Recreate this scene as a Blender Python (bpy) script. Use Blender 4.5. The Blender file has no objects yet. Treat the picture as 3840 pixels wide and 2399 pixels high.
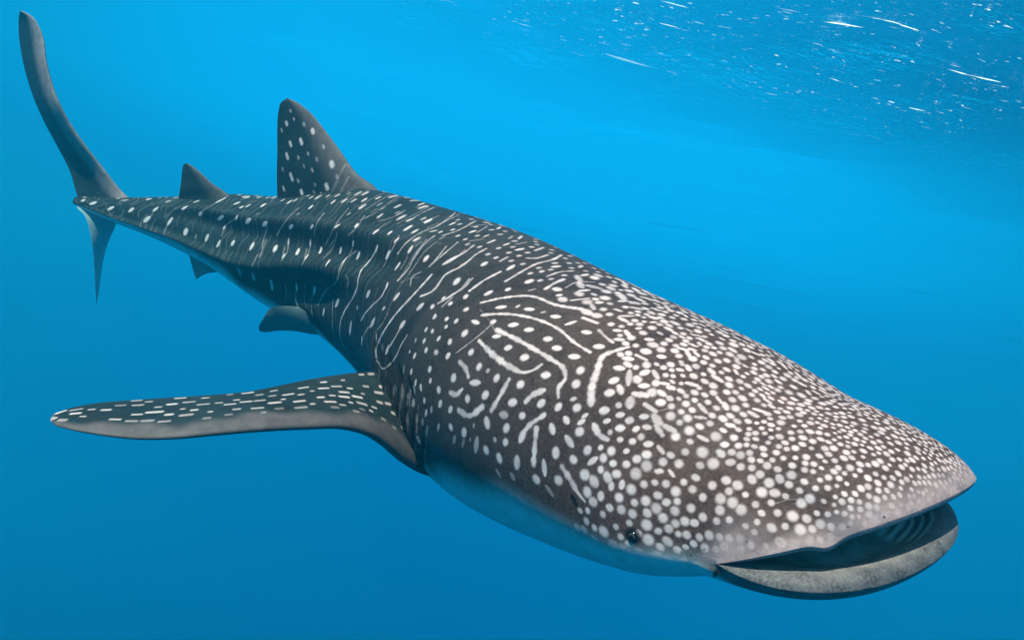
import bpy, math
import numpy as np
from mathutils import Matrix

# ------------------------------------------------------------------ camera, world, sun, exposure
scene = bpy.context.scene
ROLL = math.radians(14.0)
CAM_Z = -1.95
cr, sr = math.cos(ROLL), math.sin(ROLL)
RW = np.array([[cr, 0, -sr], [0, 1, 0], [sr, 0, cr]])      # camera-aligned frame -> world
CAM_LOC = np.array([0.0, 0.0, CAM_Z])

def to_world(P):
    return np.asarray(P) @ RW.T + CAM_LOC

cam_data = bpy.data.cameras.new("camera")
cam = bpy.data.objects.new("camera", cam_data)
scene.collection.objects.link(cam)
cam_data.sensor_width = 36.0
cam_data.lens = 36.0 * 2502.0 / 3840.0
cam_data.clip_start = 0.05
cam_data.clip_end = 500.0
xa, ya, za = RW @ np.array([1, 0, 0]), RW @ np.array([0, 0, 1]), RW @ np.array([0, -1, 0])
cam.matrix_world = Matrix(((xa[0], ya[0], za[0], CAM_LOC[0]), (xa[1], ya[1], za[1], CAM_LOC[1]),
                           (xa[2], ya[2], za[2], CAM_LOC[2]), (0, 0, 0, 1)))
scene.camera = cam

SUN_EL, SUN_AZ = math.radians(55.0), math.radians(207.0)   # azimuth from +Y clockwise: behind the camera, a little left
world = bpy.data.worlds.new("World")
scene.world = world
world.use_nodes = True
nt = world.node_tree
for n in list(nt.nodes):
    nt.nodes.remove(n)
N, L = nt.nodes, nt.links
def wn(kind, **kw):
    n = N.new(kind)
    for k, v in kw.items():
        setattr(n, k, v)
    return n
tc = wn('ShaderNodeTexCoord')
sep = wn('ShaderNodeSeparateXYZ')
L.new(tc.outputs['Generated'], sep.inputs[0])
ramp = wn('ShaderNodeValToRGB')
mr = wn('ShaderNodeMapRange')
mr.inputs['From Min'].default_value = -1.0
mr.inputs['From Max'].default_value = 1.0
L.new(sep.outputs['Z'], mr.inputs['Value'])
L.new(mr.outputs[0], ramp.inputs[0])
WATER = [(0.00, (.003, .018, .140)), (0.25, (.003, .034, .240)), (0.38, (.004, .050, .365)), (0.46, (.003, .105, .510)), (0.52, (.001, .250, .700)),
         (0.59, (.001, .460, .980)), (0.66, (.002, .480, 1.0)), (0.80, (.004, .430, .840)), (1.0, (.01, .46, .84))]
cr_ = ramp.color_ramp
while len(cr_.elements) > 1:
    cr_.elements.remove(cr_.elements[0])
cr_.elements[0].position = 0.0
cr_.elements[0].color = (*WATER[0][1], 1)
for p, c in WATER[1:]:
    e = cr_.elements.new(p)
    e.color = (*c, 1)
# light in the water is strongest towards the bright part of the sea ahead
dot = wn('ShaderNodeVectorMath', operation='DOT_PRODUCT')
gd = RW @ np.array([0.02, 1.0, 0.18]); gd = gd / np.linalg.norm(gd)
dot.inputs[1].default_value = tuple(gd)
L.new(tc.outputs['Generated'], dot.inputs[0])
gl = wn('ShaderNodeMapRange', interpolation_type='SMOOTHSTEP')
gl.inputs['From Min'].default_value = 0.60
gl.inputs['From Max'].default_value = 1.0
gl.inputs['To Min'].default_value = 0.335
gl.inputs['To Max'].default_value = 0.73
L.new(dot.outputs['Value'], gl.inputs['Value'])
bg_water = wn('ShaderNodeBackground')
L.new(ramp.outputs[0], bg_water.inputs['Color'])
L.new(gl.outputs[0], bg_water.inputs['Strength'])
sky = wn('ShaderNodeTexSky', sky_type='NISHITA')
sky.sun_disc = False
sky.sun_elevation = SUN_EL
sky.sun_rotation = SUN_AZ
bg_sky = wn('ShaderNodeBackground')
bg_sky.inputs['Strength'].default_value = 0.12
L.new(sky.outputs[0], bg_sky.inputs['Color'])
up = wn('ShaderNodeMapRange', interpolation_type='SMOOTHSTEP')
up.inputs['From Min'].default_value = 0.50
up.inputs['From Max'].default_value = 0.80
L.new(sep.outputs['Z'], up.inputs['Value'])
mixw = wn('ShaderNodeMixShader')
L.new(up.outputs[0], mixw.inputs[0])
L.new(bg_water.outputs[0], mixw.inputs[1])
L.new(bg_sky.outputs[0], mixw.inputs[2])
wo = wn('ShaderNodeOutputWorld')
L.new(mixw.outputs[0], wo.inputs['Surface'])

sun_data = bpy.data.lights.new("sun", 'SUN')
sun_data.energy = 5.0
sun_data.angle = math.radians(0.5)
sun_data.color = (1.0, 0.71, 0.60)
sun = bpy.data.objects.new("sun", sun_data)
scene.collection.objects.link(sun)
sd = np.array([math.sin(SUN_AZ) * math.cos(SUN_EL), math.cos(SUN_AZ) * math.cos(SUN_EL), math.sin(SUN_EL)])
from mathutils import Vector
sun.rotation_euler = Vector(sd).to_track_quat('Z', 'Y').to_euler()
sun.location = (0, 0, 8)

scene.view_settings.view_transform = 'Standard'
scene.view_settings.look = 'None'
scene.view_settings.exposure = 0.68
scene.view_settings.gamma = 1.0
scene.view_settings.use_curve_mapping = False
scene.render.engine = 'CYCLES'
scene.cycles.use_denoising = True
scene.cycles.volume_bounces = 2
scene.cycles.max_bounces = 8
scene.cycles.transparent_max_bounces = 12
scene.cycles.use_adaptive_sampling = False

# ------------------------------------------------------------------ helpers
rng = np.random.default_rng(11)
F_PX, CXP, CYP = 2502.0, 1920.0, 1199.5

def nrm(v):
    return v / np.maximum(np.linalg.norm(v, axis=-1, keepdims=True), 1e-9)

def proj(P):
    P = np.asarray(P)
    return np.stack([CXP + F_PX * P[..., 0] / P[..., 1], CYP - F_PX * P[..., 2] / P[..., 1]], -1)

def unproj(px, py, d):
    return np.array([(px - CXP) / F_PX * d, d, (CYP - py) / F_PX * d])

def crom(T, V, t):
    T = np.asarray(T, float); V = np.asarray(V, float); t = np.asarray(t, float)
    if V.ndim == 1:
        return crom(T, V[:, None], t)[..., 0]
    m = np.zeros_like(V); h = np.diff(T); d = np.diff(V, axis=0) / h[:, None]
    m[1:-1] = (d[:-1] * h[1:, None] + d[1:] * h[:-1, None]) / (h[:-1] + h[1:])[:, None]
    m[0] = d[0]; m[-1] = d[-1]
    i = np.clip(np.searchsorted(T, t, side='right') - 1, 0, len(h) - 1)
    u = ((t - T[i]) / h[i])[:, None]; H = h[i][:, None]
    return ((2*u**3 - 3*u**2 + 1) * V[i] + (u**3 - 2*u**2 + u) * H * m[i] + (-2*u**3 + 3*u**2) * V[i+1] + (u**3 - u**2) * H * m[i+1])

def sst(a, b, x):
    t = np.clip((x - a) / (b - a), 0, 1)
    return t * t * (3 - 2 * t)

def grid_mesh(name, G, closed=False, flip=False, attrs=None):
    """quads over a grid of points G[n, m, 3]"""
    n, m = G.shape[:2]
    jn = np.arange(m if closed else m - 1)
    i = np.arange(n - 1)[:, None]; j = jn[None, :]; j2 = (j + 1) % m
    q = np.stack([i * m + j, (i + 1) * m + j, (i + 1) * m + j2, i * m + j2], -1).reshape(-1, 4)
    if flip:
        q = q[:, ::-1]
    return G.reshape(-1, 3), q

def build_object(name, parts, material, parent=None, attr_names=()):
    """join grids (verts, quads, attrs) in one mesh object"""
    V = []; Q = []; A = {k: [] for k in attr_names}; off = 0
    for v, q, at in parts:
        V.append(v); Q.append(q + off); off += len(v)
        for k in attr_names:
            A[k].append(at.get(k, np.zeros(len(v))).ravel() if at else np.zeros(len(v)))
    V = np.concatenate(V); Q = np.concatenate(Q)
    me = bpy.data.meshes.new(name)
    me.vertices.add(len(V)); me.vertices.foreach_set('co', V.astype(np.float32).ravel())
    me.loops.add(Q.size); me.loops.foreach_set('vertex_index', Q.astype(np.int32).ravel())
    me.polygons.add(len(Q))
    me.polygons.foreach_set('loop_start', np.arange(0, Q.size, 4, dtype=np.int32))
    me.polygons.foreach_set('loop_total', np.full(len(Q), 4, dtype=np.int32))
    me.polygons.foreach_set('use_smooth', np.ones(len(Q), dtype=bool))
    for k in attr_names:
        a = me.attributes.new(k, 'FLOAT', 'POINT')
        a.data.foreach_set('value', np.concatenate(A[k]).astype(np.float32))
    me.update(calc_edges=True); me.validate()
    if material:
        me.materials.append(material)
    o = bpy.data.objects.new(name, me)
    scene.collection.objects.link(o)
    if parent:
        o.parent = parent
        o.matrix_parent_inverse = parent.matrix_world.inverted()
    return o

def new_mat(name):
    m = bpy.data.materials.new(name); m.use_nodes = True
    t = m.node_tree
    for n in list(t.nodes):
        t.nodes.remove(n)
    return m, t.nodes, t.links
# ------------------------------------------------------------------ SHARK_GEOMETRY
# stations tail -> mouth: picture place and distance of the axis, half width, height above, depth below, roll, squareness
ST = np.array([
 [ 284.0,  758.0, 4.0193, .0240, .0330, .0180,  2, 1.00],
 [ 412.8193,  793.0693, 3.9955, .0824, .0847, .0505,  4, 1.00],
 [ 616.2044,  843.9454, 3.9132, .1355, .1652, .0902,  6, .95],
 [ 842.9791,  898.5196, 3.7673, .1910, .2565, .1684,  8, .92],
 [1064.6008,  965.9731, 3.5244, .2502, .3189, .2622,  8, .90],
 [1319.9262, 1032.7070, 3.1618, .2705, .3953, .3404,  9, .88],
 [1580.5546, 1152.5179, 2.6749, .3120, .4076, .4311, 10, .88],
 [1844.2559, 1329.5997, 2.2252, .3590, .4125, .4961, 10, .86],
 [2197.3280, 1551.5962, 1.8495, .3625, .3694, .3647, 10, .84],
 [2578.1857, 1771.0934, 1.5879, .3469, .3391, .2180,  9, .82],
 [2897.2608, 1913.9640, 1.4188, .3525, .2889, .1313,  9, .80],
 [3006.0499, 1966.2573, 1.3582, .3699, .2491, .0890,  9, .80]])
CN = unproj(2687, 2113, 1.20); CF = unproj(3410, 1803, 1.49)
MC = (CN + CF) / 2; HN = CN - MC
BU = unproj(3553, 1867, 1.176) - MC
BL = unproj(3461, 2132, 1.195) - MC

def build_body(nr, th, ncap, nin):
    C = np.array([unproj(*r[:3]) for r in ST]); S_ = ST.copy()
    seg = np.linalg.norm(np.diff(C, axis=0), axis=1); T = np.concatenate([[0], np.cumsum(seg)])
    C[-1] = MC - .06 * nrm(nrm(BU) + nrm(BL)); S_[-1, 3] = np.linalg.norm(HN) * 1.02
    C[-2] = (C[-3] + C[-1]) / 2 + (C[-2] - (C[-3] + C[-1]) / 2) * .5
    S_[-2, 3] = (S_[-3, 3] + S_[-1, 3]) / 2 + .003
    u = np.linspace(0, 1, 4000); dep = crom(T, C, u * T[-1])[:, 1]
    cum = np.concatenate([[0], np.cumsum(1 / dep[1:] ** 1.15)]); cum /= cum[-1]
    s = np.interp(np.linspace(0, 1, nr), cum, u) * T[-1]
    c = crom(T, C, s); pr = crom(T, S_[:, 3:], s)
    tan = nrm(np.gradient(c, s, axis=0))
    R = nrm(np.cross(tan, [0, 0, 1.]))
    w = sst(T[-6], T[-1], s)[:, None]; R = nrm(R * (1 - w) + nrm(HN) * w)
    U = nrm(np.cross(R, tan)); TT = nrm(np.cross(U, R))
    ro = np.radians(pr[:, 3]) * (1 - w[:, 0])
    R2 = R * np.cos(ro)[:, None] - U * np.sin(ro)[:, None]; U2 = U * np.cos(ro)[:, None] + R * np.sin(ro)[:, None]
    st, ct = np.sin(th), np.cos(th)
    p = pr[:, 4][:, None]
    X = np.sign(st) * np.abs(st)[None] ** p * pr[:, 0][:, None]
    Z = np.where(ct > 0, np.abs(ct)[None] * pr[:, 1][:, None], -np.abs(ct)[None] * pr[:, 2][:, None])
    S = s[:, None] / T[-1]; thd = np.degrees(np.abs(th))[None]
    def ridge(th0, wd):
        return np.exp(-((thd - th0) / wd) ** 2)
    keel = ridge(100 - 40 * sst(.2, .75, S), 7) * (.034 * sst(0, .1, S) * (1 - sst(.5, .72, S)))
    keel = keel - ridge(117 - 40 * sst(.2, .75, S), 10) * (.024 * sst(.02, .2, S) * (1 - sst(.5, .7, S)))
    rd = ridge(52 - 28 * sst(.45, .85, S), 6) * .026 * sst(.12, .3, S) * (1 - sst(.56, .78, S)) * (1 - .7 * (th < 0))[None]
    rd = rd - ridge(65 - 28 * sst(.45, .85, S), 8) * .017 * sst(.12, .3, S) * (1 - sst(.66, .84, S))
    mid = ridge(0, 8) * .010 * sst(.3, .45, S) * (1 - sst(.6, .85, S))
    # gill folds above the pectoral fin and a cheek fold behind the head
    gill = 0
    for k, g in enumerate((.716, .733, .750, .767, .784)):
        gill = gill - .017 * np.exp(-((S - g - (thd - 95) * .00035) / .0040) ** 2) * sst(70 + 3 * k, 90, thd) * (1 - sst(128, 142, thd))
    k = 1 + (keel + rd + mid + gill) / np.maximum(pr[:, 0][:, None], .06)
    P = c[:, None] + R2[:, None] * (X * k)[..., None] + U2[:, None] * (Z * k)[..., None]
    Se = P[-1]
    up = (ct >= 0)[:, None]; ac = np.abs(ct)[:, None]
    rim = MC + HN * (np.sign(st) * np.abs(st) ** .92)[:, None] + np.where(up, BU * ac ** .95, BL * ac ** .90)
    fw = nrm(BU); down = -U[-1]
    # the upper lip has a soft lobe on either side (the nostril flap)
    lobe = np.exp(-((np.degrees(np.abs(th))[:, None] - 47) / 5.0) ** 2) * up
    rim = rim + down * lobe * .012
    Ln = np.linalg.norm(rim - Se, axis=1)[:, None]
    t0 = nrm(TT[-1] + nrm(P[-1] - P[-3])) * Ln * 1.2
    eu = nrm(fw * .40 + down * 1.0 + nrm(HN) * st[:, None] * .3)
    el = nrm(fw * .55 - down * 1.0 + nrm(HN) * st[:, None] * .6)
    t1 = np.where(up, eu, el) * Ln * np.where(up, .85, .8)
    t = np.linspace(0, 1, ncap + 1)[1:][:, None, None]
    cap = (2*t**3 - 3*t**2 + 1) * Se + (t**3 - 2*t**2 + t) * t0 + (-2*t**3 + 3*t**2) * rim + (t**3 - t**2) * t1
    bk = -TT[-1]; wU = np.where(up, 1., 0.) * ac ** .5; wL = np.where(up, 0., 1.) * ac ** .5; Un = -down
    def ring(sc, du, dl, b):
        return MC + (rim - MC) * sc + Un * (wU * du + wL * dl) + bk * b
    q = [rim, ring(.980, -.010, .014, 0), ring(.92, -.011, .023, 0), ring(.83, .008, .021, .0), ring(.725, .030, .004, .01),
         ring(.60, .042, .010, .05), ring(.46, .03, .004, .14), ring(.2, .0, -.03, .26), ring(.0, .0, -.02, .28)]
    q = np.array(q); kt = np.array([0, .06, .13, .22, .32, .5, .75, .92, 1.])
    ti = np.linspace(0, 1, nin + 1)[1:]
    mouth = crom(kt, q.reshape(len(kt), -1), ti).reshape(nin, -1, 3)
    return np.concatenate([P, cap, mouth]), S[:, 0]

NR, NCAP, NIN = 1120, 240, 80
# columns: fine on the back and the near flank, coarser below and beyond
a1 = np.linspace(-60, 128, 521); a2 = np.linspace(128, 300, 151)[1:-1]
TH = np.radians(np.concatenate([a1, a2])); TH = np.where(TH > np.pi, TH - 2 * np.pi, TH)
BODY, SROW = build_body(NR, TH, NCAP, NIN)
SV = np.concatenate([SROW, 1 + np.linspace(0, 1, NCAP + 1)[1:], 2 + np.linspace(0, 1, NIN + 1)[1:]])   # 0 tail, 1 jaw hinge, 2 lip, 3 throat
NB, MB = BODY.shape[:2]
THD = np.degrees(TH)
# soft ridges of the filter pads on the far side of the mouth floor
PAD = (sst(2.20, 2.27, SV) * (1 - sst(2.52, 2.62, SV)))[:, None] * (sst(-176, -164, THD) * (1 - sst(-124, -108, THD)))[None]
PADW = np.sin((SV - 2)[:, None] * 2 * np.pi * 21 + .35 * np.sin(THD * .21)[None])
BODY = BODY + (PAD * PADW * .0035)[..., None] * np.array([.15, -.25, .95])

class Patch:
    """a grid surface with named float channels painted at real points of the surface"""
    def __init__(self, G, closed, rows=None):
        self.G = G; self.closed = closed; self.n, self.m = G.shape[:2]
        self.rows = rows or self.n
        di = np.linalg.norm(np.diff(G, axis=0), axis=-1); self.di = np.concatenate([di, di[-1:]])
        dj = np.linalg.norm(np.roll(G, -1, 1) - G, axis=-1)
        if not closed:
            dj[:, -1] = dj[:, -2]
        self.dj = dj
        self.ch = {}
        e1 = np.gradient(G, axis=0); e2 = (np.roll(G, -1, 1) - np.roll(G, 1, 1)) if closed else np.gradient(G, axis=1)
        self.N = nrm(np.cross(e1, e2))
        st = 2
        self.sub = G[:self.rows:st, ::st].reshape(-1, 3); nn = self.N[:self.rows:st, ::st].reshape(-1, 3)
        ii, jj = np.meshgrid(np.arange(0, self.rows, st), np.arange(0, self.m, st), indexing='ij')
        self.ii, self.jj = ii.ravel(), jj.ravel()
        self.face = (nn * nrm(self.sub)).sum(1)
        self.pp = proj(self.sub)
    def chan(self, c):
        if c not in self.ch:
            self.ch[c] = np.zeros((self.n, self.m), np.float32)
        return self.ch[c]
    def find(self, px, py, sign):
        d = np.abs(self.pp[:, 0] - px) + np.abs(self.pp[:, 1] - py)
        ok = (d < 16) & (self.face * sign > 0)
        if not ok.any():
            return None
        k = np.nonzero(ok)[0]; dep = self.sub[k, 1]; k = k[dep < dep.min() + .12]
        k = k[np.argmin(d[k])]
        return int(self.ii[k]), int(self.jj[k])
    def exact(self, f, px, py):
        p = self.G[f]; n_ = self.N[f]; d = nrm(np.array([(px - CXP) / F_PX, 1.0, (CYP - py) / F_PX])); k = d @ n_
        if abs(k) < .08:
            return p
        q = d * ((p @ n_) / k)
        return q if np.linalg.norm(q - p) < .02 else p
    def dab(self, i, j, r, a, c='spot', soft=.42, p=None):
        A = self.chan(c); p = self.G[i, j] if p is None else p
        hi = min(int((1.35 * r + .006) / max(self.di[i, j], 1e-5)) + 2, 60); hj = min(int((1.35 * r + .006) / max(self.dj[i, j], 1e-5)) + 2, 80)
        i0, i1 = max(0, i - hi), min(self.rows, i + hi + 1)
        js = np.arange(j - hj, j + hj + 1)
        if self.closed:
            js = js % self.m
        else:
            js = js[(js >= 0) & (js < self.m)]
        sub = self.G[i0:i1][:, js]
        d = np.linalg.norm(sub - p, axis=-1)
        v = a * (1 - sst(r * (1 - soft), r * (1 + soft), d))
        A[i0:i1, js] = np.maximum(A[i0:i1, js], v)

body = Patch(BODY, True, NR + NCAP)
FS = -1 if (body.face[np.argmin(np.abs(body.pp - np.array([1700., 1300.])).sum(1))] < 0) else 1
FS = -1 if np.median(body.face[(np.abs(body.pp - np.array([1900., 1300.])).sum(1) < 60) & (body.sub[:, 1] < 2.3)]) < 0 else 1
placed = []                                              # (point, radius) of every mark, for spacing

def px_mark(patch, pts, r_px, a=1.0, c='spot', sign=None, note=True):
    """a mark through picture points; it lives on the skin at the points found"""
    sign = FS if sign is None else sign; a0 = a
    pts = np.array(pts, float)
    if len(pts) > 1:
        L_ = np.concatenate([[0], np.cumsum(np.linalg.norm(np.diff(pts, axis=0), axis=1))])
        k = max(2, int(L_[-1] / max(float(np.min(r_px)) * .6, 1.5)) + 1)
        if len(pts) > 2:
            q = crom(L_, pts, np.linspace(0, L_[-1], k))
        else:
            q = np.stack([np.interp(np.linspace(0, L_[-1], k), L_, pts[:, z]) for z in (0, 1)], 1)
    else:
        q = pts
    rr = np.broadcast_to(np.asarray(r_px, float), (len(q),)) if np.ndim(r_px) == 0 else np.interp(np.linspace(0, 1, len(q)), np.linspace(0, 1, len(r_px)), r_px)
    wv = rng.uniform(0, 6.3, 3)
    for kk, ((x, y), r0) in enumerate(zip(q, rr)):
        if len(pts) > 2:                                 # drawn by growth, not by a pen: uneven width and strength
            u_ = kk * r0 * .6; r0 = r0 * (1 + .20 * math.sin(u_ * .09 + wv[0]) + .14 * math.sin(u_ * .23 + wv[1]))
            a = min(1.0, a0 * (1 + .16 * math.sin(u_ * .06 + wv[2])))
        f = patch.find(x, y, sign)
        if f is None:
            continue
        p = patch.exact(f, x, y); r = r0 / F_PX * p[1]
        patch.dab(f[0], f[1], r, a, c, p=p)
        if note:
            placed.append((p, r))

# ---- marks read off the photograph: "x y halflength halfwidth angle" in the coordinates of an enlarged region
def spots(txt, ox, oy, sc, hl, hw, ang, patch=None, grow=1.0, a=1.0):
    for item in txt.replace('\n', ' ').split(','):
        v = [float(t) for t in item.split()]
        if len(v) < 2:
            continue
        l = v[2] if len(v) > 2 else hl; w_ = v[3] if len(v) > 3 else hw; g = v[4] if len(v) > 4 else ang
        x, y = ox + v[0] * sc, oy + v[1] * sc; l *= sc * grow * .90; w_ *= sc * grow * .88
        e = max(l - w_, 0.01); ca, sa = math.cos(math.radians(g)) * e, -math.sin(math.radians(g)) * e
        ca, sa = ca * 1.22, sa * 1.22
        prof = [w_ * .5, w_ * .92, w_ * 1.06, w_ * .92, w_ * .5] if l > w_ * 1.25 else w_
        px_mark(patch or body, [(x - ca, y - sa), (x + ca, y + sa)], prof, a * (v[5] if len(v) > 5 else 1.0))

def line(txt, ox, oy, sc, w, a=.8, patch=None):
    v = [float(t) for t in txt.replace(',', ' ').split()]
    pts = [(ox + v[k] * sc, oy + v[k + 1] * sc) for k in range(0, len(v), 2)]
    px_mark(patch or body, pts, w * sc if np.ndim(w) == 0 else [q * sc for q in w], a)
A = (0, 600, .3968)                                      # tail
spots("800 345,785 382,880 408 38 14 15,1045 352 34 12 5,1045 457 36 14 25,1180 380 32 10 5 .6,1240 472 34 15 35,1310 332 30 9 0 .5,"
      "1405 370 30 13 10,1470 465 34 13 35,1590 390 30 11 15 .6,1388 560 44 20 35,1605 580 44 15 55,1745 450 36 14 30,1855 392 30 11 20 .7,"
      "1960 352 30 11 15,1895 508 30 16 40,1755 678 42 26 60,1850 722 24 9 65 .4,1955 735 42 20 65,2065 790 40 16 60,2200 785 36 20 55,"
      "2380 815 46 20 60,2085 548 38 16 35,2235 545 28 12 60,2120 638 26 14 50,2345 580 38 16 40,2240 408 32 11 20,2330 352 34 12 20,"
      "2345 432 28 9 25,2090 378 52 11 28,750 285 16 9 0 .6,2260 1040 44 15 -65 .5,2395 1100 44 18 -75 .8", *A, 26, 12, 15, grow=1.2)
line("1470 465 1430 520 1400 560", *A, 5, .3)
line("2235 545 2120 638 2095 720", *A, 5, .4)
line("1605 580 1570 640 1545 700", *A, 6, .3)
line("1860 330 1760 420 1640 470 1560 540", *A, 4, .2)
line("2200 300 2090 378 1960 450 1880 510", *A, 5, .3)
Bq = (800, 900, .3968)                                   # flank behind the pectoral fin
spots("50 35 40 20 60,185 30 34 20 55,365 58 46 22 60,585 80 44 32 80,798 110 44 24 75,1015 98 44 26 75,1203 98 42 24 70,1370 148 48 24 65,"
      "1650 140 54 24 62,1862 88 50 22 60,2010 175 48 28 45,2240 190 86 24 30,712 18 24 11 85,920 30 26 11 85,1320 42 26 11 75,1540 85 38 15 70,"
      "665 150 32 15 55,880 160 34 13 60,1080 215 44 16 55,1240 190 42 14 50,1740 245 50 16 55,1455 220 48 16 52,"
      "240 300 46 15 -62 .6,378 345 42 18 -75 .85,552 425 60 22 -82,788 445 40 17 -85,955 475 48 19 80,785 590 42 13 -70,932 690 32 11 -75 .7,"
      "1042 680 44 16 78,1170 595 52 24 62,1462 510 50 28 58,1640 430 38 16 75,1730 535 56 24 50,1360 640 26 20 40 .6,1610 645 28 15 45,"
      "1295 830 70 24 82,1505 780 58 22 62,1785 800 56 26 52,1403 950 50 18 88,1645 1035 52 18 68,1955 630 56 26 42,2300 390 54 36 48,"
      "2240 600 32 22 25,2070 628 26 24 0,2175 550 24 20 40,2390 655 34 22 10,2385 535 34 26 20,2090 728 30 18 35,2205 745 30 20 30,2295 765 26 22 40,"
      "2010 845 32 17 55,2070 860 26 20 60,2200 820 26 18 40,1990 955 28 17 70,1912 945 28 14 75 .6,2130 930 36 19 50,2235 960 36 28 20,2375 880 38 32 30,"
      "2010 1040 34 22 55,2105 1060 28 24 0 .8,1900 1095 34 18 65,2215 1095 40 28 55,1855 1055 18 12 60,1870 1245 34 20 70,2045 1220 40 26 60,"
      "1800 1220 40 12 85 .5,2050 1330 34 20 65,1910 1350 42 18 75,2270 1300 46 36 55,2130 1415 40 32 60,1960 1400 36 20 -70", *Bq, 30, 16, 55, grow=1.12)
line("1240 190 1190 270 1180 350 1150 410 1065 475 1020 550 985 615", *Bq, 8, .5)
line("1540 85 1490 180 1400 280 1370 360 1355 460 1310 560 1240 670 1200 780 1195 880 1230 1000 1280 1090", *Bq, [8, 10, 12, 11, 10, 9, 9, 7, 4], .85)
line("2060 330 1970 430 1850 560 1740 680 1650 800 1580 920 1540 1030 1560 1160 1600 1215 1660 1180 1730 1090 1770 1000 1830 900", *Bq, [16, 13, 12, 11, 10, 9, 8, 7, 5], .95)
line("1640 430 1590 530 1490 630 1430 700 1395 760", *Bq, 9, .75)
line("2419 190 2300 270 2190 330 2120 420 2070 480 1960 530", *Bq, 10, .85)
line("2419 370 2350 450 2220 540 2120 600", *Bq, 9, .8)
line("2000 30 1900 160 1830 290 1745 385", *Bq, 8, .6)
line("1960 300 1880 350 1860 430", *Bq, 7, .5)
line("1785 800 1700 950 1620 1080", *Bq, 8, .7)
line("1505 780 1430 880 1400 980", *Bq, 7, .6)
line("1130 560 1125 700 1130 850 1150 930", *Bq, 9, .5)
line("788 445 780 560 800 630", *Bq, 6, .6)
line("955 475 925 600 935 700", *Bq, 6, .4)
line("712 18 700 100 650 190", *Bq, 6, .5)
line("920 30 900 120 840 230", *Bq, 6, .5)
line("1320 42 1300 110 1240 190", *Bq, 6, .4)
line("500 0 470 80 435 160", *Bq, 9, .3)
line("680 420 690 500 680 590", *Bq, 8, .25)
line("1140 0 1100 60", *Bq, 6, .4)
line("870 430 860 560 880 640", *Bq, 7, .25)
line("1250 330 1275 380 1265 440", *Bq, 9, .35)
line("2200 60 2130 150 2050 240", *Bq, 8, .6)
line("1130 1000 1080 1050", *Bq, 6, .3)
line("1650 690 1600 780 1550 850", *Bq, 7, .3)
E = (1300, 650, .3968)                                   # back above the shoulder
spots("165 250 42 18 38 .8,340 330 34 11 30 .6,480 370 36 12 25 .6,95 495 32 20 55,270 555 44 22 35,410 560 34 15 48,470 630 44 20 45,600 715 50 20 55,"
      "390 765 48 24 62,480 880 52 20 52,750 800 50 28 42,1000 475 44 15 25,1190 550 46 18 20,1320 590 40 11 25 .8,1365 645 52 15 22,820 545 44 12 12 .9,"
      "1510 670 42 13 22,1640 605 36 14 40 .9,1635 718 54 20 12,1300 855 52 30 35,1550 890 60 26 35,985 820 90 24 30,1040 1015 52 36 48,1725 1020 62 34 22,"
      "1845 925 38 22 20 .9,1980 880 60 24 8,2210 880 38 20 30 .8,2250 960 54 24 12,1525 1095 40 26 20,1340 1130 60 28 25,1120 1165 34 24 20,"
      "2010 1150 42 24 10,2245 1105 70 26 5,1440 515 34 15 35 .8,2390 1220 52 26 8,705 290 44 15 22,590 440 44 14 22,770 445 50 17 28,1750 1100 44 11 15 .5,"
      "1550 605 34 11 35 .5,1180 470 46 11 30 .6,900 610 40 12 25 .4,60 670 24 12 80", *E, 36, 16, 30)
for t, w_, a_ in (("600 440 720 370 830 320", 7, .6), ("720 460 870 400", 7, .6), ("1030 370 940 440 850 500 700 560 560 660 480 760", 8, .7),
                 ("1220 450 1050 540 900 590", 8, .7), ("1450 930 1300 1010 1160 1110", 14, 1), ("1500 1020 1650 930 1780 860 1980 800 2030 770", 12, .9),
                 ("1880 1090 1960 1040 2050 1000", 17, 1), ("1890 975 2000 935 2140 920", 10, .8), ("2070 1080 2150 1035 2340 1025", 8, .7),
                 ("1450 830 1520 790", 11, .7), ("1700 800 1800 800 1900 770", 12, .8), ("1780 730 1860 700", 12, .8),
                 ("480 1010 580 900 640 800 740 660 830 590", 8, .6), ("780 880 920 760 1050 650", 8, .6), ("985 820 1150 720 1200 680", 11, .7),
                 ("700 1165 830 1100 930 960 1100 870 1230 760 1320 710", 9, .8), ("1190 990 1130 1060 1000 1150 900 1210", 9, .7),
                 ("430 440 330 500 250 570", 6, .3), ("330 330 220 400 130 440", 7, .35), ("550 350 420 420 300 450", 6, .35), ("480 250 330 320", 6, .3),
                 ("220 150 120 200 20 250", 7, .35), ("2120 1200 2290 1180", 12, .8), ("1130 350 1000 420 900 470", 6, .5), ("1330 500 1230 560", 6, .5),
                 ("1120 720 1050 780", 6, .4), ("1290 620 1160 640", 6, .4), ("1700 650 1600 670", 8, .5), ("1000 1170 900 1260", 8, .5)):
    line(t, *E, w_, a_)
Fq = (900, 300, .7277)                                   # flank below the first dorsal fin
spots("35 605 17 9 15,8 655 14 7 20,120 645 20 10 30,175 605 18 9 20,255 628 20 9 32,365 655 18 9 35,480 628 18 9 40,640 620 20 9 30 .6,42 725 20 10 38,"
      "128 742 20 10 40,263 757 18 9 45,370 757 16 8 45,500 752 20 8 30,600 750 17 8 60,700 780 22 11 38,772 787 18 9 45,250 832 17 7 85,362 838 18 7 85,"
      "583 840 14 7 75,705 868 20 8 75,300 690 12 6 30 .4,430 690 12 6 30 .4,560 690 14 6 30 .5,820 690 22 7 28 .6,880 720 22 7 28 .7,970 728 24 9 28,"
      "560 585 14 6 30 .5,720 640 18 6 30 .5,90 690 10 6 30 .4", *Fq, 18, 9, 40, grow=1.2)
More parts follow.
